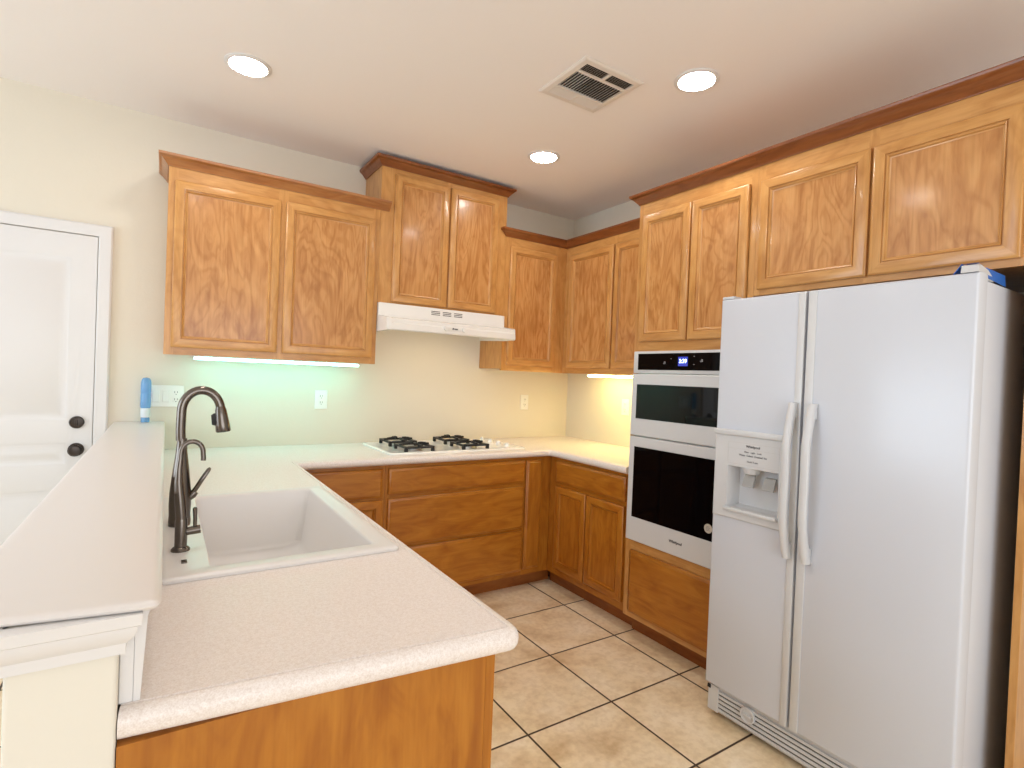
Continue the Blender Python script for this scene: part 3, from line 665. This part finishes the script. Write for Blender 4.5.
mb = MB(); mb.lathe([(0, -0.0296), (0.022, -0.0296), (0.022, -0.0302), (0, -0.0302)], (0.520, 0, 0.715), 24, 'y'); st = mb.build('round_sticker', STICK, od)
mb = MB()
for k in range(4): mb.box(0.508, 0.532-0.004*(k % 2), -0.0305, -0.0301, 0.705+0.006*k, 0.707+0.006*k)
mb.build('sticker_print', GREYINK, st, smooth=False)

# ------------------------------------------------------------------ fridge
fr = thing('fridge', 'white side-by-side fridge freezer with ice and water dispenser', 'fridge', (-0.86, -2.051, 0), -PI/2)
FW, FT, SPL = 0.846, 1.738, 0.359
mb = MB(); mb.box(0.004, FW-0.004, 0.075, 0.74, 0.030, 1.722, 0.006); mb.build('fridge_body', APPL, fr)
mb = MB(); mb.box(0.010, FW-0.010, 0.064, 0.078, 0.145, 1.715); mb.build('door_gasket', GREYPAD, fr, smooth=False)
DZ0 = 0.140
DX0, DX1, DA, DB = 0.010, 0.313, 0.850, 1.206       # dispenser bezel
def fridge_door(x0, x1, hole, name):
    mb = MB(); r = [(0, 0.064), (0, 0.014), (0.002, 0.006), (0.006, 0.002), (0.012, 0.0)]
    mb.rects(x0, x1, DZ0, FT, r, cap=False); i = 0.012
    mb.add([(x0, 0.064, DZ0), (x1, 0.064, DZ0), (x1, 0.064, FT), (x0, 0.064, FT)], [(0, 3, 2, 1)])
    mb.poly([(x0+i, 0, DZ0+i), (x1-i, 0, DZ0+i), (x1-i, 0, FT-i), (x0+i, 0, FT-i)], hole)
    return mb.build(name, APPL, fr, angle=25)
RX0, RX1, RZ0, RZ1 = 0.073, 0.289, 0.890, 1.062       # recess
fd = fridge_door(0.0, SPL-0.003, [[(RX0, 0, RZ0), (RX1, 0, RZ0), (RX1, 0, RZ1), (RX0, 0, RZ1)]], 'freezer_door')
rd = fridge_door(SPL+0.005, FW, [], 'fridge_door')
for d, x0, x1 in ((fd, SPL-0.030, SPL-0.004), (rd, SPL+0.006, SPL+0.036)):
    mb = MB(); mb.box(x0, x1, -0.004, 0.001, DZ0+0.004, FT-0.004, 0.002); mb.build('door_edge_trim', APPL_S, d)
# dispenser
y1 = -0.012
mb = MB()
mb.rects(DX0, DX1, DA, DB, [(0, -0.0003), (0, y1+0.004), (0.004, y1)], cap=False)
mb.poly([(DX0+0.004, y1, DA+0.004), (DX1-0.004, y1, DA+0.004), (DX1-0.004, y1, DB-0.004), (DX0+0.004, y1, DB-0.004)], [[(RX0, y1, RZ0), (RX1, y1, RZ0), (RX1, y1, RZ1), (RX0, y1, RZ1)]])
mb.rects(RX0, RX1, RZ0, RZ1, [(0, y1), (0.002, y1+0.004), (0.006, 0.030), (0.012, 0.056)])
dp = mb.build('dispenser_panel', APPL_S, fd, angle=30)
mb = MB(); mb.box(DX0-0.001, DX1+0.0, -0.024, y1+0.001, DB-0.022, DB+0.001, 0.006, 3); mb.build('dispenser_brow', APPL_S, dp)
mb = MB(); mb.box(RX0-0.004, RX1+0.004, -0.028, 0.02, RZ0-0.008, RZ0+0.006, 0.004, 2); mb.build('drip_tray', APPL_S, dp)
mb = MB(); mb.lathe([(0, 1.062), (0.036, 1.062), (0.032, 1.045), (0.026, 1.036), (0, 1.036)], (RX0+0.085, 0.022, 0), 24); mb.build('ice_chute', APPL_S, dp)
for x in (RX0+0.080, RX0+0.165):
    mb = MB(); mb.loft([[(x-0.022, 0.020, 1.030), (x+0.022, 0.020, 1.030), (x+0.022, 0.028, 1.033), (x-0.022, 0.028, 1.033)], [(x-0.026, 0.006, 0.985), (x+0.022, 0.006, 0.985), (x+0.022, 0.012, 0.983), (x-0.026, 0.012, 0.983)]], True, True, True); mb.build('lever_paddle', GREYPAD, dp, smooth=False)
# printed control strip on the dispenser
mb = MB(); sx0, sx1, sz0, sz1 = RX0, RX1, 1.072, 1.158; yy = y1-0.0006
for a, b, c_, d_ in ((sx0, sx1, sz0, sz0+0.001), (sx0, sx1, sz1-0.001, sz1), (sx0, sx0+0.001, sz0, sz1), (sx1-0.001, sx1, sz0, sz1), (sx0, sx1, 1.1335, 1.1343)): mb.box(a, b, yy, y1+0.0005, c_, d_)
mb.build('control_outline', GREYLINE, dp, smooth=False)
xm = (sx0+sx1)/2
text('maker_lettering', 'Whirlpool', 0.014, xm, yy-0.0001, 1.146, INK, dp, bold=0.0002)
text('control_heading', 'Filter   Light   Lock', 0.0095, xm, yy-0.0001, 1.124, GREYINK, dp, bold=0.0001)
text('control_row', 'Water  Cubed  Crushed  Ice', 0.0100, xm, yy-0.0001, 1.110, GREYINK, dp, bold=0.0002)
text('control_footer', 'Hold 3 sec', 0.0105, xm, yy-0.0001, 1.087, GREYINK, dp, bold=0.0001)
# handles
def handle(parent, x, z0, z1):
    mb = MB(); n = 18; loops = []
    for i in range(n+1):
        t = i/n; z = z0+(z1-z0)*t; s_ = math.sin(PI*min(1, max(0, t)))
        out_ = -0.010-0.038*min(1.0, s_*1.35)**0.8; wd = 0.013+0.002*s_; th = 0.010+0.010*(1-s_)
        L_ = []
        for a in range(12):
            an = 2*PI*a/12; L_.append((x+wd*math.copysign(abs(math.cos(an))**0.7, math.cos(an)), out_+th*math.copysign(abs(math.sin(an))**0.7, math.sin(an)), z))
        loops.append(L_)
    mb.loft(loops, True, True, True)
    mb.box(x-0.012, x+0.012, -0.022, -0.002, z0, z0+0.055, 0.004); mb.box(x-0.012, x+0.012, -0.022, -0.002, z1-0.055, z1, 0.004)
    return mb.build('door_handle', APPL_S, parent, angle=60)
handle(fd, SPL-0.026, 0.762, 1.330); handle(rd, SPL+0.044, 0.762, 1.330)
# toe grille
mb = MB(); gz0, gz1 = 0.022, 0.132
mb.box(0.004, FW-0.004, 0.030, 0.060, gz0, gz1, 0.003, 1, k=0)
for z in (0.040, 0.058, 0.076, 0.094, 0.112): mb.box(0.055, FW-0.03, 0.022, 0.0305, z-0.0085, z+0.0035, 0.002, 1, k=0)
mb.box(0.004, 0.055, 0.022, 0.031, gz0, gz1-0.004, 0.003, 1, k=0); mb.box(FW-0.03, FW-0.004, 0.022, 0.031, gz0, gz1-0.004, 0.003, 1, k=0)
for z in (0.0470, 0.0650, 0.0830, 0.1010): mb.box(0.055, FW-0.03, 0.0255, 0.0302, z-0.0022, z+0.0022, k=1)
gr = mb.build('toe_grille', [APPL_S, GRATEGAP], fr, smooth=False)
mb = MB(); mb.lathe([(0, 0.022), (0.031, 0.022), (0.031, 0.014), (0.028, 0.012), (0.024, 0.014), (0.023, 0.017), (0, 0.017)], (0.190, 0, 0.090), 28, 'y', k=0); mb.box(0.172, 0.208, 0.008, 0.018, 0.086, 0.094, 0.002, k=0)
mb.build('filter_cap', [APPL_S], gr)
mb = MB(); mb.box(0.004, 0.020, 0.020, 0.05, 0.1335, 0.1395); mb.box(0.004, 0.018, 0.018, 0.024, 0.112, 0.126); mb.build('door_hinge', RUBBER, fr, smooth=False)
for x in (0.06, FW-0.06):
    for y in (0.10, 0.66): mb = MB(); mb.lathe([(0, 0.0), (0.02, 0.0), (0.02, 0.031), (0, 0.031)], (x, y, 0), 14); mb.build('roller_foot', RUBBER, fr)
# hinge cover with blue tape on the top right corner
mb = MB(); side = [(-0.002+0.006, FT+0.0005), (0.010, FT+0.022), (0.030, FT+0.028), (0.085, FT+0.020), (0.130, FT-0.004), (0.130, FT-0.015), (0.066, FT-0.015), (0.064, FT+0.0005)]
mb.loft([[(FW-0.046, y, z) for y, z in side], [(FW-0.012, y, z) for y, z in side], [(FW-0.005, y, z-0.006 if z > FT+0.01 else z) for y, z in side]], True, True, True)
hg = mb.build('hinge_cover', APPL_S, fr, angle=30)
mb = MB(); mb.box(0.0, 0.055, 0.008, 0.060, FT+0.0005, FT+0.012, 0.003); mb.build('hinge_cover', APPL_S, fr)
tp = MB()
def ribbon(tp, P, x0, x1, th=0.0006):
    tp.loft([[(x0, y, z) for y, z in P]+[(x0, y, z+th) for y, z in P[::-1]], [(x1, y, z) for y, z in P]+[(x1, y, z+th) for y, z in P[::-1]]], True, True, True)
ribbon(tp, [(0.012, FT+0.026), (0.030, FT+0.0295), (0.085, FT+0.0215), (0.132, FT-0.003), (0.150, FT-0.0145), (0.25, FT-0.0150)], FW-0.040, FW-0.013)
tp.loft([[(FW-0.070, 0.020, FT+0.001), (FW-0.070, 0.070, FT+0.001), (FW-0.048, 0.075, FT+0.030), (FW-0.048, 0.016, FT+0.030)], [(FW-0.068, 0.020, FT+0.001), (FW-0.068, 0.070, FT+0.001), (FW-0.0465, 0.075, FT+0.0285), (FW-0.0465, 0.016, FT+0.0285)]], True, True, True)
tp.loft([[(FW-0.008, 0.075, FT+0.022), (FW-0.008, 0.24, FT+0.020), (FW-0.0035, 0.235, FT-0.016), (FW-0.0035, 0.085, FT-0.010)], [(FW-0.0095, 0.075, FT+0.022), (FW-0.0095, 0.24, FT+0.020), (FW-0.0048, 0.235, FT-0.016), (FW-0.0048, 0.085, FT-0.010)]], True, True, True)
tape = tp.build('masking_tape', BLUE_TAPE, fr, smooth=False)

# ------------------------------------------------------------------ lights
def can(label, x, y):
    t = thing('recessed_light', label, 'light', (x, y, H-0.0005), 0, 'recessed ceiling lights')
    mb = MB(); mb.lathe([(0.074, 0.0), (0.094, 0.0), (0.094, -0.003), (0.088, -0.006), (0.078, -0.0075), (0.074, -0.004)], n=40)
    # the ring is open in the middle
    mb.f = [q for q in mb.f if len(q) == 4]; mb.m = mb.m[:len(mb.f)]
    mb.build('trim_ring', WHITE_PAINT, t)
    mb = MB(); mb.lathe([(0, -0.001), (0.0745, -0.001), (0.0745, -0.004), (0.055, -0.0055), (0, -0.0065)], n=40); mb.build('lamp_lens', CANLENS, t)
can('recessed ceiling light at the left, above the sink-side wall cabinet', -2.526, -0.835)
can('recessed ceiling light nearest the corner, smallest in view', -0.952, -0.865)
can('recessed ceiling light at the right of the air vent', -0.913, -1.918)
can('recessed ceiling light above the sink peninsula, overhead', -2.66, -1.90)

ul = thing('under_cabinet_light', 'long greenish fluorescent strip light under the left wall cabinet', 'light', (-2.23, -0.16, UZ0))
mb = MB(); mb.box(-0.445, 0.445, -0.035, 0.035, -0.004, 0.011, 0.002); mb.build('light_housing', WHITE_PAINT, ul)
mb = MB(); mb.box(-0.435, 0.435, -0.028, 0.028, -0.019, -0.0045, 0.004); mb.build('light_diffuser', TUBE_G, ul)
ul = thing('under_cabinet_light', 'warm fluorescent strip light under the wall cabinet beside the oven', 'light', (-0.16, -0.85, UZ0), -PI/2)
mb = MB(); mb.box(-0.40, 0.40, -0.035, 0.035, -0.004, 0.011, 0.002); mb.build('light_housing', WHITE_PAINT, ul)
mb = MB(); mb.box(-0.39, 0.39, -0.028, 0.028, -0.019, -0.0045, 0.004); mb.build('light_diffuser', TUBE_W, ul)

# ------------------------------------------------------------------ ceiling air vent
vt = thing('air_vent', 'square white ceiling air vent with dark louvers', 'vent', (-1.242, -1.605, H-0.0005))
a, b = 0.166, 0.134
mb = MB()
sq = lambda r, z: [(-r, -r, z), (r, -r, z), (r, r, z), (-r, r, z)]
mb.loft([sq(a, 0), sq(a, -0.003), sq(a-0.010, -0.008), sq(b, -0.009), sq(b, -0.0005)])
secs = [(-b, -0.006, -b, -0.078), (0.006, b, -b, -0.078), (-b, b, -0.066, 0.066), (-b, -0.006, 0.078, b), (0.006, b, 0.078, b)]
for y in (-0.072, 0.072): mb.box(-b, b, y-0.006, y+0.006, -0.009, -0.0006)
for y0, y1_ in ((-b, -0.078), (0.078, b)): mb.box(-0.006, 0.006, y0, y1_, -0.009, -0.0006)
mb.build('vent_frame', VENTW, vt, smooth=False)
mb = MB(); mb.box(-b, b, -b, b, -0.0012, -0.0002); mb.build('duct_opening', GRATEGAP, vt, smooth=False)
for i, (x0, x1, y0, y1_) in enumerate(secs):
    mb = MB()
    if i == 2:
        n = 18
        for k in range(n):
            x = x0+(x1-x0)*(k+0.5)/n; s_ = 0.5 if k < 6 else 1
            mb.loft([[(x-0.003*s_, y0, -0.0085), (x-0.003*s_+0.0008, y0, -0.0085), (x+0.003*s_+0.0008, y0, -0.0015), (x+0.003*s_, y0, -0.0015)], [(x-0.003*s_, y1_, -0.0085), (x-0.003*s_+0.0008, y1_, -0.0085), (x+0.003*s_+0.0008, y1_, -0.0015), (x+0.003*s_, y1_, -0.0015)]], True, True, True)
    else:
        n = 6; s_ = 1 if i > 2 else -1
        for k in range(n):
            y = y0+(y1_-y0)*(k+0.5)/n; e_ = 0.0048
            mb.loft([[(x0, y-e_*s_*(-1), -0.0085), (x0, y-e_*s_*(-1)+0.0008, -0.0085), (x0, y+e_*s_*(-1)+0.0008, -0.0015), (x0, y+e_*s_*(-1), -0.0015)], [(x1, y-e_*s_*(-1), -0.0085), (x1, y-e_*s_*(-1)+0.0008, -0.0085), (x1, y+e_*s_*(-1)+0.0008, -0.0015), (x1, y+e_*s_*(-1), -0.0015)]], True, True, True)
    mb.build('louver_panel', VENTW, vt, smooth=False)
